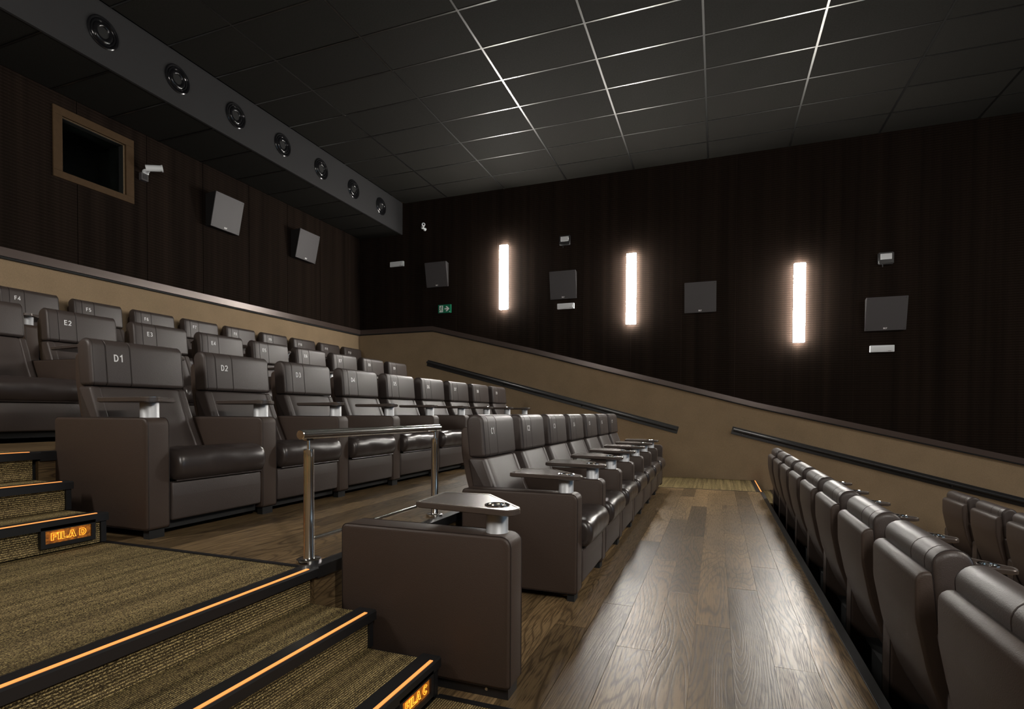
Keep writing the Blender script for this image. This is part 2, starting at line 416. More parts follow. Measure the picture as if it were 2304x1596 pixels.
TRIM = [(XB, 2.685, 2.585), (-5.10, 2.685, 2.592), (-3.083, 2.188, 2.094), (0.566, 1.222, 1.132), (3.892, 0.458, 0.366), (XE, -0.71, -0.80)]
def trim_z(x, k=1):
    for a, b in zip(TRIM, TRIM[1:]):
        if a[0]-1e-6 <= x <= b[0]+1e-6: t = (x-a[0])/(b[0]-a[0]); return a[k]+(b[k]-a[k])*t
    return TRIM[-1][k]
# upper dark cloth panels, right wall: pitch 0.81, tiny open joints
xs = [XB] + [-6.223+0.81*k for k in range(19)] + [XE]
for a, b in zip(xs, xs[1:]):
    a2, b2 = a+0.0004, b-0.0004
    ks = sorted({a2, b2} | {t[0] for t in TRIM if a2 < t[0] < b2})
    top = ZC if a2 > XS else ZL
    poly = [(x, trim_z(x)-0.03) for x in ks] + [(b2, ZC+0.02), (a2, ZC+0.02)]
    part('wall_panel', MB().prism(poly, 'Y', W-0.012, W), 'darkwall', wr, False)
    part('wall_panel', MB().prism(poly, 'Y', YN, YN+0.012), 'darkwall', wn, False)
# left wall panels, pitch 0.806, cut round the booth window
ys = [YN] + [0.084+0.806*k for k in range(12)] + [W-0.012]
WY0, WY1, WZ0, WZ1 = 3.87, 4.75, 3.59, 4.362
for a, b in zip(ys, ys[1:]):
    a2, b2 = a+0.004, b-0.004
    if b2 > WY0 and a2 < WY1:
        rects = [(a2, b2, 2.66, WZ0), (a2, b2, WZ1, ZL+0.02)]
        if a2 < WY0: rects.append((a2, WY0, WZ0, WZ1))
        if b2 > WY1: rects.append((WY1, b2, WZ0, WZ1))
    else: rects = [(a2, b2, 2.66, ZL+0.02)]
    for q in rects: part('wall_panel', MB().box(XB, XB+0.014, *q), 'darkwall', wl, False)

# trims
def trim_run(name, y0, y1):
    mb = MB(); bl = MB()
    for a, b in zip(TRIM, TRIM[1:]):
        mb.prism([(a[0], a[2]+0.012), (b[0], b[2]+0.012), (b[0], b[1]), (a[0], a[1])], 'Y', y0, y1)
        s = 0.008 if y1 >= W-1e-6 else -0.008
        bl.prism([(a[0], a[2]-0.006), (b[0], b[2]-0.006), (b[0], b[2]+0.012), (a[0], a[2]+0.012)], 'Y', y0+max(s, 0), y1+min(s, 0))
    t = struct(name, mb, 'trim'); part('shadow_strip', bl, 'matte_black', t, False)
trim_run('trim_1', W-0.042, W)
trim_run('trim_2', YN, YN+0.042)
t3 = struct('trim_3', MB().box(XB, XB+0.045, YN, W-0.04, 2.597, 2.685), 'trim')
part('shadow_strip', MB().box(XB, XB+0.03, YN, W-0.04, 2.575, 2.597), 'matte_black', t3, False)

# booth window
wd = thing('window_1', 'tan framed projection booth window high on left wall', 'window'); wd['kind'] = 'structure'
del wd['category']
for q in ((WY0, WY1, 4.272, WZ1), (WY0, WY1, WZ0, 3.668), (WY0, 3.962, 3.668, 4.272), (4.652, WY1, 3.668, 4.272)):
    part('window_frame', MB().box(XB-0.02, XB+0.03, *q), 'frame_wood', wd, False, 0.003, 1)
part('dark_reveal', MB().box(XB-0.25, XB-0.02, 3.962, 4.652, 3.669, 3.675).box(XB-0.25, XB-0.02, 3.962, 4.652, 4.265, 4.271).box(XB-0.25, XB-0.02, 3.962, 3.967, 3.675, 4.265).box(XB-0.25, XB-0.02, 4.645, 4.650, 3.675, 4.265), 'booth', wd, False)
part('pane', MB().box(XB-0.10, XB-0.092, 3.967, 4.645, 3.675, 4.265), 'glass', wd, False)
part('booth_recess', MB().box(XB-1.3, XB-1.28, 3.3, 5.2, 3.2, 4.6).box(XB-1.3, XB-0.25, 3.3, 3.32, 3.2, 4.6).box(XB-1.3, XB-0.25, 5.18, 5.2, 3.2, 4.6)
     .box(XB-1.3, XB-0.25, 3.3, 5.2, 3.18, 3.2).box(XB-1.3, XB-0.25, 3.3, 5.2, 4.6, 4.62), 'booth', wd, False)
part('projector_housing', MB().box(XB-1.1, XB-0.5, 4.0, 4.35, 3.5, 3.80).lathe([(0.05, 0), (0.06, 0.12), (0.045, 0.14), (0.0, 0.12)], (XB-0.5, 4.2, 3.70), 'X', 16), 'black', wd, True)

# ---- ceiling
ce = struct('ceiling', MB().box(XS, XE+0.2, YN-0.2, W+0.2, ZC+0.03, ZC+0.2).box(XB-0.25, XS-0.03, YN-0.2, W+0.2, ZL+0.03, ZL+0.2), 'matte_black')
GX = [-0.172+1.16*k for k in range(-5, 8)]; GX = [XS+0.03] + [x for x in GX if x > XS+0.3] + [XE]
GY = [9.372-0.617*k for k in range(15)]; GY = sorted([y for y in GY if y > 0.4]+[YN]); GY[-1] = W-0.0
tcache = {}
def tile_obj(x0, x1, y0, y1, z):
    g = 0.011; key = (round(x1-x0, 3), round(y1-y0, 3))
    if key not in tcache:
        hx, hy = key[0]/2-g, key[1]/2-g
        tcache[key] = mesh('ceiling_tile', MB().box(-hx, hx, -hy, hy, 0, 0.02), 'tile', False, 0.002, 1)
    o = ob('ceiling_tile', tcache[key], ce); o.location = ((x0+x1)/2, (y0+y1)/2, z + random.uniform(-0.001, 0.001))
for i in range(len(GX)-1):
    for j in range(len(GY)-1):
        if GY[j+1]-GY[j] > 1.5: continue
        tile_obj(GX[i], GX[i+1], GY[j], GY[j+1], ZC+0.006)
for x in GX[1:-1]: part('grid_bar', MB().box(x-0.011, x+0.011, YN, W-0.002, ZC+0.002, ZC+0.02), 'grid', ce, False)
for y in GY[1:-1]: part('grid_bar', MB().box(XS+0.03, XE, y-0.009, y+0.009, ZC+0.003, ZC+0.02), 'grid', ce, False)
GL = [9.35-0.61*k for k in range(15)]; GL = sorted([y for y in GL if y > 0.6]+[YN])
GL[-1] = W-0.0
for j in range(len(GL)-1):
    if GL[j+1]-GL[j] < 1.5: tile_obj(XB+0.016, XS-0.03, GL[j], GL[j+1], ZL+0.006)
for y in GL[1:-1]: part('grid_bar', MB().box(XB+0.016, XS-0.03, y-0.009, y+0.009, ZL+0.003, ZL+0.02), 'grid', ce, False)
# soffit (bulkhead) with speakers
so = struct('trim_4', MB().box(XS-0.03, XS, YN, W-0.013, ZL-0.005, ZC+0.02), 'soffit')
wy = [3.762+0.8055*k for k in range(-5, 7)]
sp = thing('round_ceiling_speaker', 'x', 'speaker', group='round speakers along the grey bulkhead')
part('speaker_ring', MB().lathe([(0.152, 0.0), (0.152, 0.008), (0.143, 0.014), (0.128, 0.010), (0.122, 0.0), (0.152, 0.0)], axis='X', n=36), 'cone', sp)
part('speaker_surround', MB().lathe([(0.124, 0.001), (0.116, 0.012), (0.104, 0.012), (0.098, 0.003)], axis='X', n=36), 'cone', sp)
part('speaker_cone', MB().lathe([(0.100, 0.002), (0.088, 0.013), (0.072, 0.015), (0.058, 0.010), (0.052, 0.002)], axis='X', n=36), 'cone', sp)
part('speaker_dome', MB().lathe([(0.054, 0.003), (0.040, 0.0035), (0.0, 0.0038)], axis='X', n=24), 'matte_black', sp)
nth = ['largest, nearest the photo\'s top left corner', 'second from the photo\'s top left corner', 'third from the left',
       'middle one of the seven', 'third from the far end', 'second from the far end', 'farthest one, next to the lamp wall']
vis = wy[5:]
for i, y in enumerate(vis):
    lab = 'round black speaker in grey bulkhead, ' + nth[i]
    if i == 0: sp.location = (XS+0.001, y, 4.813); sp['label'] = lab
    else: dup(sp, (XS+0.001, y, 4.813-0.004*i), lab)

# ---- floors
def floor(name, x0, x1, y0, y1, z, mat, zb=-1.6):
    return struct(name, MB().box(x0, x1, y0, y1, zb, z), mat)
PW, PL = 0.1625, 1.585
pcache = {}
def plank(parent, x0, x1, y0, y1, z):
    key = (round(x1-x0, 3), round(y1-y0, 2))
    if key not in pcache:
        pcache[key] = mesh('plank', MB().box(-key[0]/2+0.0007, key[0]/2-0.0007, -(y1-y0)/2+0.0008, (y1-y0)/2-0.0008, 0, 0.004), 'wood', False)
    o = ob('plank', pcache[key], parent); o.location = ((x0+x1)/2, (y0+y1)/2, z-0.004)
OFF = [4.05, 3.33, 2.86, 3.53, 4.08, 3.05, 3.75, 2.70, 3.45, 4.20, 3.0]
def planks(parent, x0, x1, y0, y1, z, col0):
    k = math.floor((x0-col0)/PW)
    while col0+k*PW < x1-0.005:
        a = max(x0, col0+k*PW); b = min(x1, col0+(k+1)*PW)
        if b-a > 0.01:
            off = OFF[(k+2) % len(OFF)]
            y = off-PL*math.ceil((off-y0)/PL)
            while y < y1-0.01:
                c, d = max(y, y0), min(y+PL, y1)
                if d-c > 0.02: plank(parent, a, b, c, d, z)
                y += PL
        k += 1
fC = floor('floor', DE, CE-0.012, YW, YFC, -0.004, 'matte_black'); planks(fC, -1.50, CE-0.012, YW, YFC, 0.0, -0.09)
fD = floor('floor', EE, DE-0.045, YW, YFD, ZD-0.004, 'matte_black'); planks(fD, EE+0.02, DE-0.045, YW, YFD, ZD, -0.09)
fEw = floor('floor', FE, EE-0.045, YW, W, ZE-0.004, 'matte_black'); planks(fEw, -4.35, EE-0.045, YW, 3.4, ZE, -0.09)
fFw = floor('floor', XB, FE-0.03, YN, W, ZF, 'wood')
floor('floor', CE, BE, YN, W, ZBR, 'wood'); floor('floor', BE, XE, YN, W, ZA, 'wood')
# carpeted aisles
def carpet_floor(x0, x1, y0, y1, z): return struct('floor', MB().box(x0, x1, y0, y1, z-0.4, z), 'carpet')
carpet_floor(NX[2]+0.01, CE-0.012, YN, YA, 0)
carpet_floor(LX[2]+0.01, NX[0]-0.07, YN, YA, ZD)
carpet_floor(FE, LX[0]-0.07, YN, YA, ZE)
carpet_floor(NX[2]+0.01, CE-0.055, YFC+0.012, W, 0)
carpet_floor(LX[2], DE-0.07, YFD+0.012, W, ZD)
# black edging strips between carpet and wood
def strip(*a): part_ = struct('trim_%d' % strip.n, MB().box(*a), 'black', bev=0.0015); strip.n += 1
strip.n = 5
strip(LX[2], NX[0]-0.06, YA, YW, ZD-0.05, ZD+0.004)
strip(NX[2]+0.01, CE-0.012, YA, YW, -0.05, 0.004)
strip(NX[2], CE-0.05, YFC, YFC+0.012, -0.05, 0.004)
strip(CE-0.012, CE+0.03, YN, YFC, -0.05, 0.004)
strip(CE+0.02, CE+0.03, YFC, W, -0.05, -0.01)
strip(DE-0.045, DE+0.02, YW+0.0, YFD, ZD-0.045, ZD+0.004)
strip(EE-0.045, EE+0.02, YW+0.0, YFD, ZE-0.045, ZE+0.004)
# wooden risers under the platform edges
struct('trim_%d' % strip.n, MB().box(DE-0.02, DE+0.004, YW, YFD, 0.0, ZD-0.045), 'wood')
struct('trim_%d' % (strip.n+1), MB().box(EE-0.02, EE+0.004, YW, YFD, ZD, ZE-0.045), 'wood')

# ---- stair steps: carpet block, black nosing with an amber light strip, black end cheek
def stair_step(xn, xback, ztop, zbot, label, y0=YN, y1=YA, cheek=True, group='carpeted steps of the near aisle', xfront=0.0, far=False):
    s = thing('stair_step', label, 'step', (xn, y0, zbot), group)
    L = y1-y0; h = ztop-zbot
    part('carpet_tread', MB().box(xback-xn, -0.055, 0.0, L-0.002, h-0.02, h-0.001), 'carpet', s, False)
    part('carpet_riser', MB().box(-0.10, -0.004, 0.0, L-0.002, 0.001, h-0.02), 'carpet', s, False)
    nose = [(-0.062, h+0.004), (0.010, h+0.004), (0.016, h-0.002), (0.016, h-0.034), (0.0, h-0.036), (-0.002, h-0.012), (-0.062, h-0.012)]
    part('nosing', MB().prism(nose, 'Y', 0.0, L+0.028), 'black', s, False)
    part('light_strip', MB().box(-0.0065, 0.0065, 0.0, L-0.018, h+0.0035, h+0.0065), 'led', s, False, label='glowing amber strip')
    if cheek:
        part('end_cheek', MB().box(xback-xn+0.02 if xback < xn-0.15 else -0.24, 0.004, L+0.0, L+0.024, 0.0, h-0.012), 'black', s, False)
    return s
stair_step(NX[0], NX[0]-0.07, ZD, 2*STEP, 'wide black edged nosing with amber strip at the front of the large carpet landing', cheek=False)
stair_step(NX[1], NX[0]-0.01, 2*STEP, STEP, 'middle carpeted step between the large landing and the row C floor')
stair_step(NX[2], NX[1]-0.01, STEP, 0.0, 'bottom carpeted step beside the foreground armrest block, above the FILA C sign')
stair_step(LX[0], LX[0]-0.07, ZE, ZD+2*STEP, 'topmost visible carpeted step at left edge, level with row E', cheek=False)
stair_step(LX[1], LX[0]-0.01, ZD+2*STEP, ZD+STEP, 'middle carpeted step at left, leading up to row E')
stair_step(LX[2], LX[1]-0.01, ZD+STEP, ZD, 'carpeted step above the FILA D sign at left')
# far aisle steps
g2 = 'carpeted steps of the far aisle'
fs_lab = ['top step of the far aisle, level with row D and hidden behind row C', 'middle step of the far aisle behind row C', 'lowest step of the far aisle behind the last row C seat']
for k in range(3):
    stair_step(NX[k], (NX[k-1]-0.01) if k else NX[0]-0.07, ZD-k*STEP, ZD-(k+1)*STEP, fs_lab[k], YFD+0.02 if k == 0 else YFC+0.02, W-0.03, False, g2)
stair_step(CE+0.003, CE-0.052, 0.0, -STEP, 'far aisle step edge with amber strip at the end of the striped carpet', YFC+0.015, W-0.03, False, g2)
stair_step(CE+0.28, CE-0.01, -STEP, -2*STEP, 'step going down beyond the striped carpet by the lamp wall', YFC+0.015, W-0.03, False, g2)

# row signs on the risers
def row_sign(txt, x, yc, zc, label):
    s = thing('row_sign', label, 'sign', (x, yc, zc), 'lit row signs on the step risers')
    fr = MB(); a, b, t = 0.113, 0.047, 0.018
    for q in ((-a, a, b-t, b), (-a, a, -b, -b+t), (-a, -a+t, -b+t, b-t), (a-t, a, -b+t, b-t)): fr.box(-0.004, 0.016, *q)
    part('sign_frame', fr, 'black', s, False)
    part('sign_plate', MB().box(-0.004, 0.008, -a+t, a-t, -b+t, b-t), 'signplate', s, False)
    me = outline_mesh('sign_letters', txt, 0.031, 'led_letter', 0.0008)
    o = ob('sign_letters', me, s); o.rotation_euler = FACE_X; o.location = (0.010, 0, 0); o.scale = (1.2, 1, 1)
row_sign('FILA D', LX[2]+0.0, 1.630, ZD+0.071, 'small amber lit sign reading FILA D on the left step riser')
row_sign('FILA C', NX[2]+0.0, 1.632, 0.068, 'small amber lit sign reading FILA C on the bottom step riser')

# ------------------------------------------------------------------ recliners
CW = 0.595
def arm_mesh():
    prof = roundpoly([(-0.70, 0.045), (0.0, 0.045), (0.0, 0.60), (-0.70, 0.60)], [0.018, 0.018, 0.038, 0.025], 4)
    return mesh('armrest', loft_y(prof, [(-0.12, 0.012), (-0.1175, 0.005), (-0.112, 0.001), (-0.107, 0), (-0.013, 0), (-0.008, 0.001), (-0.0025, 0.005), (0.0, 0.012)]), 'leather_side')
def piping_mesh():
    mb = MB()
    pr = inset(roundpoly([(-0.70, 0.045), (0.0, 0.045), (0.0, 0.60), (-0.70, 0.60)], [0.018, 0.018, 0.038, 0.025], 4), 0.0008)
    return mesh('piping', ring_tube([(x, 0, z) for x, z in pr], 0.0016), 'seam')
TP = [(-0.410, -0.092), (-0.425, 0.188), (-0.212, 0.198), (0.020, -0.070), (0.010, -0.146)]
TR_ = [0.012, 0.03, 0.03, 0.035, 0.045]
CCX, CCY = -0.084, -0.046
def tray_mesh():
    mb = MB(); p = roundpoly(TP, TR_, 5)
    rr = [[(x, y, 0.676) for x, y in inset(p, 0.012)], [(x, y, 0.681) for x, y in p], [(x, y, 0.697) for x, y in p], [(x, y, 0.700) for x, y in inset(p, 0.003)]]
    mb.rings(rr, cap=False); me = mesh('tray_table', mb, 'tray')
    bm = bmesh.new(); bm.from_mesh(me)
    for z, hole in ((0.700, True), (0.676, False)):
        es = [e for e in bm.edges if e.is_boundary and all(abs(v.co.z-z) < 1e-5 for v in e.verts)]
        if hole:
            c = [bm.verts.new((CCX+0.040*math.cos(2*math.pi*k/24), CCY+0.040*math.sin(2*math.pi*k/24), z)) for k in range(24)]
            es += [bm.edges.new((c[k], c[(k+1) % 24])) for k in range(24)]
        bmesh.ops.triangle_fill(bm, edges=es, use_beauty=True)
    bmesh.ops.recalc_face_normals(bm, faces=bm.faces)
    bm.to_mesh(me); bm.free(); return me
def rim_mesh():
    p = roundpoly(TP, TR_, 5); mb = MB()
    a, b = inset(p, 0.0025), inset(p, 0.0105); n = len(p)
    mb.add([(x, y, 0.7002) for x, y in a]+[(x, y, 0.7002) for x, y in b]+[(x, y, 0.7014) for x, y in a]+[(x, y, 0.7014) for x, y in b],
           [(i+2*n, (i+1) % n+2*n, (i+1) % n+3*n, i+3*n) for i in range(n)]+[(i, (i+1) % n, (i+1) % n+2*n, i+2*n) for i in range(n)]+[(i+n, (i+1) % n+n, (i+1) % n+3*n, i+3*n) for i in range(n)])
    return mesh('tray_rim', mb, 'tray_rim')
HP = roundpoly([(-0.606, 0.772), (-0.630, 1.038), (-0.742, 1.030), (-0.716, 0.772)], [0.022, 0.05, 0.055, 0.02], 6)
BP = roundpoly([(-0.618, 0.768), (-0.722, 0.768), (-0.69, 0.60), (-0.56, 0.36), (-0.44, 0.36), (-0.535, 0.56)], [0.02, 0.015, 0.1, 0.03, 0.03, 0.12], 5)
SP = roundpoly([(-0.779, 0.957), (-0.776, 0.80), (-0.740, 0.62), (-0.668, 0.42), (-0.568, 0.27), (-0.45, 0.14), (-0.40, 0.14), (-0.49, 0.28), (-0.58, 0.43), (-0.650, 0.6), (-0.700, 0.8), (-0.708, 0.957)],
               [0.035, 0.3, 0.5, 0.5, 0.5, 0.01, 0.01, 0.4, 0.4, 0.4, 0.3, 0.032], 4)
SC = catmull([(-0.50, 0.31), (-0.50, 0.405), (-0.34, 0.415), (-0.16, 0.430), (-0.06, 0.440), (0.010, 0.430), (0.046, 0.388), (0.046, 0.326), (0.018, 0.286), (-0.03, 0.280), (-0.25, 0.290)], 4)
def cush_warp(x, y, z):
    e = min(y, CW-y); k = 1-math.exp(-e/0.045)
    wr = 0.0035*noise.noise(Vector((x*6, y*16, z*9)))+0.002*noise.noise(Vector((x*25, y*30, z*25)))
    if z > 0.38: z += wr*1.5 + 0.010*k - 0.004
    x += (wr*1.6+0.006*k) if x > -0.05 else 0
    return (x, y, z)
def back_warp(x, y, z):
    # bolsters at both sides stand a little proud of the middle cushion
    t = min(y, CW-y)
    if x > -0.66 or z < 0.6:
        if t > 0.062: x += -0.006*min(1, (t-0.062)/0.02)+0.007*math.sin(math.pi/2*min(1, (t-0.062)/0.23))
    return (x, y, z)
def make_recliner():
    r = thing('recliner', 'x', 'recliner')
    a = ob('armrest', arm_mesh(), r); pm = piping_mesh()
    for y in (-0.1135, -0.0065): ob('piping', pm, a).location = (0, y, 0)
    for x in (-0.06, -0.66): part('foot', MB().box(x, x+0.04, -0.10, -0.02, 0.0, 0.046), 'matte_black', r, False)
    part('base', MB().box(-0.64, -0.05, 0.004, CW-0.004, 0.03, 0.28), 'matte_black', r, False)
    part('footrest', loft_y(roundpoly([(-0.045, 0.075), (0.0, 0.075), (0.004, 0.20), (0.002, 0.272), (-0.045, 0.272)], 0.012, 3), pillow(0.006, CW-0.006, 0.012)), 'leather', r)
    part('cushion_piping', MB().tube((0.014, 0.02, 0.2775), (0.014, CW-0.02, 0.2775), 0.004, n=8), 'cushion', r)
    st = [(0.003, 0.030), (0.006, 0.016), (0.014, 0.007), (0.026, 0.001), (0.04, 0)]+[(0.04+(CW-0.08)*k/14, 0) for k in range(1, 14)]+[(CW-0.04, 0), (CW-0.026, 0.001), (CW-0.014, 0.007), (CW-0.006, 0.016), (CW-0.003, 0.030)]
    part('seat_cushion', loft_y(SC, st, cush_warp), 'cushion', r)
    bst = [(0.008, 0.016), (0.012, 0.007), (0.020, 0.001), (0.030, 0), (0.055, 0), (0.060, 0.004), (0.066, 0.004), (0.072, 0)]
    bst += [(0.072+(CW-0.144)*k/8, 0) for k in range(1, 8)]+[(CW-y, d) for y, d in reversed(bst)]
    part('backrest', loft_y(BP, bst, back_warp), 'leather', r)
    h = part('headrest', loft_y(HP, pillow(0.012, CW-0.020, 0.020, (0.095, 0.232))), 'leather', r)
    for y, d, t in ((0.095, 0.0018, 0.0016), (0.232, 0.0018, 0.0014), (0.027, 0.0, 0.0011), (CW-0.035, 0.0, 0.0011)):
        part('seam', ring_tube([(x, y, z) for x, z in inset(HP, d)], t), 'seam', h)
    part('back_shell', loft_y(SP, pillow(0.028, CW-0.030, 0.012)), 'leather_side', r)
    t = ob('tray_table', tray_mesh(), r); ob('tray_rim', rim_mesh(), t)
    cc = (CCX, CCY, 0)
    part('cup_holder', MB().lathe([(0.048, 0.6995), (0.048, 0.7035), (0.044, 0.705), (0.0395, 0.703), (0.0385, 0.695), (0.038, 0.640), (0.034, 0.634), (0.0, 0.634)], cc, 'Z', 24), 'chrome', t, label='polished steel cup ring')
    part('tray_post', MB().lathe([(0.0, 0.598), (0.044, 0.598), (0.0415, 0.602), (0.0415, 0.674), (0.0395, 0.677), (0.0395, 0.633), (0.0, 0.631)], cc, 'Z', 28), 'alu', r)
    return r
proto = make_recliner()
def number(root, s):
    h = [c for c in root.children if c.name.startswith('headrest')][0]
    me = NUM.get(s) or NUM.setdefault(s, glyph_mesh('seat_number', s, 0.040, 'white_print'))
    o = ob('seat_number', me, h); o.rotation_euler = Euler((R(90-5.0), 0, R(90))); o.location = (-0.6195, 0.166, 0.932)
NUM = {}
def seat(x, y, z, label, group, sy=1.0, num=None, tray=True):
    r = dup(proto, (x, y, z), label, sy, group)
    if not tray:
        for c in list(r.children):
            if c.name.split('.')[0] in ('tray_table', 'tray_post'):
                for g in list(c.children): bpy.data.objects.remove(g)
                bpy.data.objects.remove(c)
    if num: number(r, num)
    return r
def end_arm(r):
    for c in list(r.children):
        if c.name.startswith('armrest'):
            a = c.copy(); C.objects.link(a); a.parent = r; a.location = (0, CW+0.12, 0)
            for g in c.children:
                d = g.copy(); C.objects.link(d); d.parent = a
            break
extraE = {1: 'dark leather recliner cut by the photo\'s left edge, left of the seat marked E2'}
XD, XC_, XE_, XF_, XBR, XAR = -2.588, -0.708, -4.35, -5.985, 1.388, 3.145
for n in range(9):
    lab = 'dark brown leather recliner with D%d printed on its headrest, in the second row from the front of the rising rows' % (n+1)
    r = seat(XD, 1.995+0.719*n, ZD, 'dark brown leather recliner with D%d printed on its headrest' % (n+1), 'recliners in row D', 1.0, 'D%d' % (n+1))
end_arm(r)
for n in range(7):
    r = seat(XC_, 3.05+0.706*n, 0, 'dark brown leather recliner with C%d printed on its headrest' % (n+1), 'recliners in row C', 0.985, 'C%d' % (n+1))
end_arm(r)
for n in range(9):
    lab = extraE.get(n+1, 'dark brown leather recliner with E%d printed on its headrest' % (n+1))
    r = seat(XE_, 2.09+0.692*n, ZE, lab, 'recliners in row E', 0.965, 'E%d' % (n+1) if n else None)
end_arm(r)
for n in range(3, 12):
    r = seat(XF_, 3.30+0.667*(n-3), ZF, 'dark brown leather recliner in the back row with F%d printed on its headrest' % (n+1), 'recliners in back row F', 0.93, 'F%d' % (n+1))
end_arm(r)
bl = ['nearest one, cut by the photo\'s bottom right corner', 'second from the bottom right corner', 'third from the bottom right corner', 'fourth from the bottom right corner',
      'middle one of the nine', 'fourth from the far end', 'third from the far end', 'second from the far end', 'farthest one, next to the striped carpet end']
for n in range(-1, 8):
    r = seat(XBR, 2.085+0.708*n, ZBR, 'recliner backing onto the wood floor edge, '+bl[n+1], 'recliners seen from behind in the row below the wood floor', 0.985)
end_arm(r)
al = ['farthest one, closest to the black handrail', 'middle one of the three in view', 'one cut by the photo\'s right edge']
for i in range(3):
    r = seat(XAR, 6.835-0.72*i, ZA, 'front row recliner seen from behind at far right, '+al[i], 'recliners in the front row at far right')
    if i == 0: end_arm(r)
# single foreground armrest block (start of row C, beside an empty bay)
blk = thing('armrest_block', 'free-standing brown leather armrest block with folding tray beside the steps in the foreground', 'armrest', (-0.685, 1.955, 0))
for c in proto.children:
    b_ = c.name.split('.')[0]
    if b_ in ('armrest', 'tray_table', 'tray_post'):
        k = c.copy(); C.objects.link(k); k.parent = blk
        if b_ == 'armrest': k.scale = (1.045, 1.06, 1)
        for g in c.children:
            d = g.copy(); C.objects.link(d); d.parent = k
part('plinth', MB().box(-0.70, -0.015, -0.105, -0.012, 0.0, 0.05), 'black', blk, False)
part('screw', MB().lathe([(0.006, 0.0), (0.006, -0.003), (0.0, -0.004)], (-0.10, -0.105, 0.028), 'Y', 12), 'chrome', blk)
def kill(o):
    for c in list(o.children): kill(c)
    bpy.data.objects.remove(o)
kill(proto)

# ------------------------------------------------------------------ guard rail
ra = thing('guard_rail', 'short stainless steel guard rail with two posts between rows C and D', 'railing', (-1.605, 1.86, ZD+0.004))
L = 1.10
def post_prof(): return [(0.0, 0.0), (0.050, 0.0), (0.050, 0.010), (0.046, 0.012), (0.024, 0.012), (0.0215, 0.016), (0.0215, 0.435), (0.0222, 0.437), (0.0222, 0.470), (0.020, 0.472), (0.007, 0.472), (0.006, 0.520), (0.0, 0.520)]
for y in (0.0, L):
    part('post', MB().lathe(post_prof(), (0, y, 0), 'Z', 28), 'steel', ra)
    part('saddle_bracket', MB().box(-0.010, 0.010, y-0.022, y+0.022, 0.5085, 0.514), 'chrome', ra, False, 0.002)
part('top_rail', MB().lathe([(0.0, -0.05), (0.018, -0.05), (0.0205, -0.047), (0.0205, L+0.052), (0.018, L+0.055), (0.0, L+0.055)], (0.0, 0.0, 0.534), 'Y', 28), 'steel', ra)
part('lower_bar', MB().tube((0, 0.0, 0.088), (0, L, 0.088), 0.0088), 'steel', ra)

# ------------------------------------------------------------------ wall handrails
def handrail(x0, z0, x1, z1, label):
    d = Vector((x1-x0, 0, z1-z0)); Lr = d.length; t = thing('handrail', label, 'handrail', (x0, W, z0), 'black handrails on the right wall', (0, -math.atan2(z1-z0, x1-x0), 0))
    part('back_plate', MB().box(0, Lr, -0.012, 0, -0.060, 0.060), 'black', t, False, 0.002, 1)
    part('rail_bar', loft_x([(-0.085, -0.006), (-0.085, 0.022), (-0.07, 0.036), (-0.045, 0.036), (-0.045, 0.0)], 0.02, Lr-0.02), 'black', t)
    k = int(Lr/1.25)+1
    for i in range(k):
        x = 0.18+(Lr-0.36)*i/(k-1)
        part('bracket', MB().tube((x, -0.012, -0.022), (x, -0.060, -0.022), 0.012, n=10).tube((x, -0.060, -0.03), (x, -0.063, 0.01), 0.008, n=10), 'black', t)
def loft_x(poly, x0, x1):
    p = roundpoly(poly, 0.008, 3); return MB().rings([[(x0, a, b) for a, b in p], [(x1, a, b) for a, b in p]])
handrail(-5.223, 1.991, -0.590, 0.768, 'long black handrail sloping down behind rows C and D')
handrail(0.228, 0.784, 4.60, -0.315, 'black handrail sloping down to the right edge behind the rows seen from behind')

# ------------------------------------------------------------------ wall lamps
def lamp(x, z0, z1, y, sgn, label):
    t = thing('wall_lamp', label, 'lamp', (x, y, z0), 'vertical wall lamps')
    hgt = z1-z0
    part('lamp_housing', MB().box(-0.078, 0.078, min(0, sgn*0.012), max(0, sgn*0.012), 0.0, hgt), 'black', t, False)
    part('lamp_diffuser', MB().box(-0.0785, 0.0785, min(sgn*0.012, sgn*0.070), max(sgn*0.012, sgn*0.070), 0.0, hgt), 'lamp', t, False, 0.004, 2)
nm = ['leftmost glowing vertical wall lamp, right of the green exit sign', 'middle glowing vertical wall lamp', 'rightmost glowing vertical wall lamp']
LP = [(-3.634, 2.912, 4.066), (-1.355, 2.529, 3.697), (1.148, 2.125, 3.311)]
for i, (x, a, b) in enumerate(LP):
    lamp(x, a, b, W-0.012, -1, nm[i])
for i, (x, a, b) in enumerate(LP):
    if i != 1: lamp(x, a, b, YN+0.012, 1, ['glowing vertical lamp on the near wall by the back rows', 'glowing vertical lamp on the near wall at mid room', 'glowing vertical lamp on the near wall towards the screen'][i])

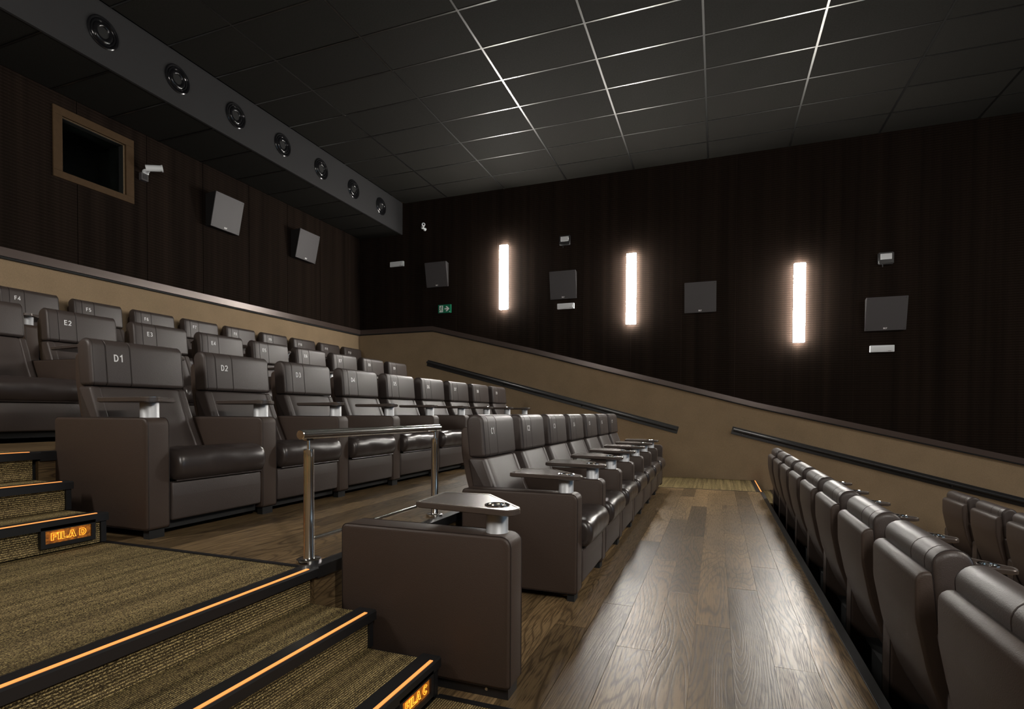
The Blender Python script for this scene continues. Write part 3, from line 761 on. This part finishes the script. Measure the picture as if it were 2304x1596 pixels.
# ------------------------------------------------------------------ wall speakers
def wall_speaker(name, w_, h_, label, group, loc, rz, tilt, d_top):
    """local: wall plane at y=0, facing -y; box hangs on a bracket and leans forward at the top"""
    t = thing(name, label, 'speaker', loc, group, (0, 0, rz))
    d0 = d_top-h_*math.sin(tilt); hz = h_*math.cos(tilt)
    A = [(-w_/2, -d_top, hz/2), (w_/2, -d_top, hz/2), (w_/2, -d0, -hz/2), (-w_/2, -d0, -hz/2)]
    n = Vector((0, -math.cos(tilt), -math.sin(tilt)))
    body = [(-w_/2*0.97, -0.01, hz/2*0.97), (w_/2*0.97, -0.01, hz/2*0.97), (w_/2*0.97, -0.01, -hz/2*0.97), (-w_/2*0.97, -0.01, -hz/2*0.97)]
    q = [tuple(Vector(p)-n*0.012) for p in A]
    part('speaker_case', MB().add(body+q, [(0,1,2,3), (7,6,5,4), (0,4,5,1), (1,5,6,2), (2,6,7,3), (3,7,4,0)]), 'speaker_box', t, False)
    part('speaker_grille', MB().add(q+A, [(0,1,2,3), (7,6,5,4), (0,4,5,1), (1,5,6,2), (2,6,7,3), (3,7,4,0)]), 'grille', t, False, 0.003, 2)
    R0 = Matrix.Rotation(-tilt, 4, 'X')
    ctr = Vector((0, -(d_top+d0)/2, 0))
    me = NUM.get('RCF') or NUM.setdefault('RCF', glyph_mesh('logo', 'RCF', 0.022, 'white_print', 0.11))
    o = ob('logo', me, t); o.rotation_euler = (R(90)+tilt*1.0, 0, 0)
    o.location = ctr + n*0.0015 + Vector((0, math.sin(tilt), -math.cos(tilt)))*(h_*0.435)
    sc = MB()
    for sx in (-1, 1):
        for sz in (-1, 1):
            c = ctr + Vector((sx*w_*0.45, 0, 0)) + Vector((0, -math.sin(tilt), math.cos(tilt)))*(sz*h_*0.45)
            sc.tube(c, c+n*0.003, 0.006, n=8)
    part('screws', sc, 'speaker_box', t, False)
    return t
ws = [(-4.985, 3.640, 0.452, 'square grey wall speaker above the green exit sign'), (-2.520, 3.257, 0.468, 'square grey wall speaker between the left and middle lamps'),
      (-0.265, 2.890, 0.480, 'square grey wall speaker between the middle and right lamps'), (2.255, 2.484, 0.508, 'square grey wall speaker at far right of the right lamp')]
for x, z, s_, lab in ws: wall_speaker('wall_speaker', s_, 0.455 if s_ < 0.46 else 0.475, lab, 'grey speakers on the lamp wall', (x, W-0.012, z), 0, R(11), 0.135)
for y, z, lab in ((5.995, 3.875, 'square grey speaker on the left wall, beside the booth window'), (7.640, 3.875, 'square grey speaker on the left wall, nearer the corner')):
    wall_speaker('wall_speaker', 0.485, 0.475, lab, 'grey speakers on the booth wall', (XB+0.014, y, z), R(90), R(13), 0.22)

# ------------------------------------------------------------------ small wall fittings
def emergency(x, z, label):
    t = thing('emergency_light', label, 'light', (x, W-0.012, z), 'slim white emergency lights')
    part('light_body', MB().box(-0.150, 0.150, -0.045, 0, -0.048, 0.048), 'white_plastic', t, False, 0.004, 2)
    part('light_lens', MB().box(-0.125, 0.125, -0.050, -0.044, -0.030, 0.030), 'white_plastic', t, False, 0.002, 1)
    part('indicator', MB().box(0.070, 0.110, -0.051, -0.0495, -0.036, -0.032), 'grille', t, False)
emergency(-5.880, 3.93, 'slim white emergency light far left, next to the wall corner')
emergency(-2.480, 2.900, 'slim white emergency light under the second lamp-wall speaker')
emergency(2.225, 1.992, 'slim white emergency light under the rightmost speaker')
def flood(x, z, label):
    t = thing('floodlight', label, 'light', (x, W-0.012, z), 'small floodlights')
    part('housing', MB().box(-0.098, 0.098, -0.060, -0.012, -0.085, 0.085), 'black', t, True, 0.012, 3)
    part('lens', MB().box(-0.070, 0.070, -0.064, -0.058, -0.020, 0.062), 'white_plastic', t, False, 0.002, 1)
    part('bracket', MB().box(-0.05, 0.05, -0.014, 0, -0.05, 0.05).tube((-0.035, -0.03, -0.085), (-0.035, -0.03, -0.12), 0.006, n=8), 'black', t, False)
flood(-2.500, 4.035, 'small floodlight above the speaker between left and middle lamps')
flood(2.250, 3.285, 'small floodlight above the rightmost wall speaker')
# exit sign
ex = thing('exit_sign', 'green exit sign with running figure and arrow', 'sign', (-4.845, W-0.012, 3.000))
part('sign_board', MB().box(-0.135, 0.135, -0.02, 0, -0.078, 0.078), 'green', ex, False, 0.002, 1)
part('door_pictogram', MB().box(-0.108, -0.030, -0.0215, -0.0198, -0.062, 0.062), 'white_print', ex, False)
fig = MB(); yb, yf = -0.0235, -0.0214
def bar(a, b, w_):
    a, b = Vector(a), Vector(b); d = (b-a).normalized(); nn = Vector((-d.y, d.x))*w_
    fig.prism([tuple(a-nn), tuple(b-nn), tuple(b+nn), tuple(a+nn)], 'Y', yb, yf)
fig.tube((-0.060, yb, 0.046), (-0.060, yf, 0.046), 0.010, n=12)
bar((-0.064, 0.034), (-0.074, 0.000), 0.008); bar((-0.066, 0.028), (-0.042, 0.014), 0.004); bar((-0.066, 0.028), (-0.092, 0.020), 0.004); bar((-0.092, 0.020), (-0.097, 0.004), 0.004)
bar((-0.074, 0.000), (-0.056, -0.018), 0.006); bar((-0.056, -0.018), (-0.056, -0.044), 0.005); bar((-0.076, 0.000), (-0.088, -0.024), 0.006); bar((-0.088, -0.024), (-0.106, -0.034), 0.005)
part('running_figure', fig, 'green', ex, False)
part('arrow', MB().prism([(0.000, -0.012), (0.055, -0.012), (0.025, -0.045), (0.050, -0.050), (0.105, 0.0), (0.050, 0.050), (0.025, 0.045), (0.055, 0.012), (0.000, 0.012)], 'Y', -0.0215, -0.0198), 'white_print', ex, False)
part('dot_mark', MB().tube((0.108, -0.0215, -0.058), (0.108, -0.0198, -0.058), 0.008, n=12), 'white_print', ex, False)
# cameras
def bullet(loc, rz, label, d, sc=1.0):
    t = thing('security_camera', label, 'camera', loc, None, (0, 0, rz)); t.scale = (sc, sc, sc)
    d = Vector(d).normalized(); p0 = Vector((0, -0.09, 0.03)); a = p0-d*0.05; b = p0+d*0.085
    part('mount', MB().lathe([(0.032, 0.0), (0.032, -0.012), (0.014, -0.02), (0.010, -0.05)], (0, 0, 0), 'Y', 16).tube((0, -0.045, 0), tuple(p0), 0.010, n=10), 'white_plastic', t)
    part('camera_body', MB().tube(a, b, 0.030, n=20).tube(b, b+d*0.012, 0.034, 0.034, n=20), 'white_plastic', t)
    part('lens', MB().tube(b+d*0.0122, b+d*0.014, 0.020, n=16), 'black', t)
    return t
bullet((-5.275, W-0.012, 4.545), 0, 'small white security camera on the lamp wall near the bulkhead', (0.55, -0.7, 0.12), 0.95)
cc_ = bullet((XB+0.014, 4.900, 4.04), R(90), 'white security camera right of the booth window on the left wall', (0.75, -0.6, 0.18), 1.25)
jb = thing('junction_box', 'small grey junction box below the left wall camera', 'box', (XB+0.014, 4.862, 3.962))
part('box_body', MB().box(0, 0.05, -0.045, 0.045, -0.045, 0.045), 'grille', jb, False, 0.003, 1)
part('cover', MB().box(0.049, 0.053, -0.028, 0.028, -0.028, 0.028), 'speaker_box', jb, False)
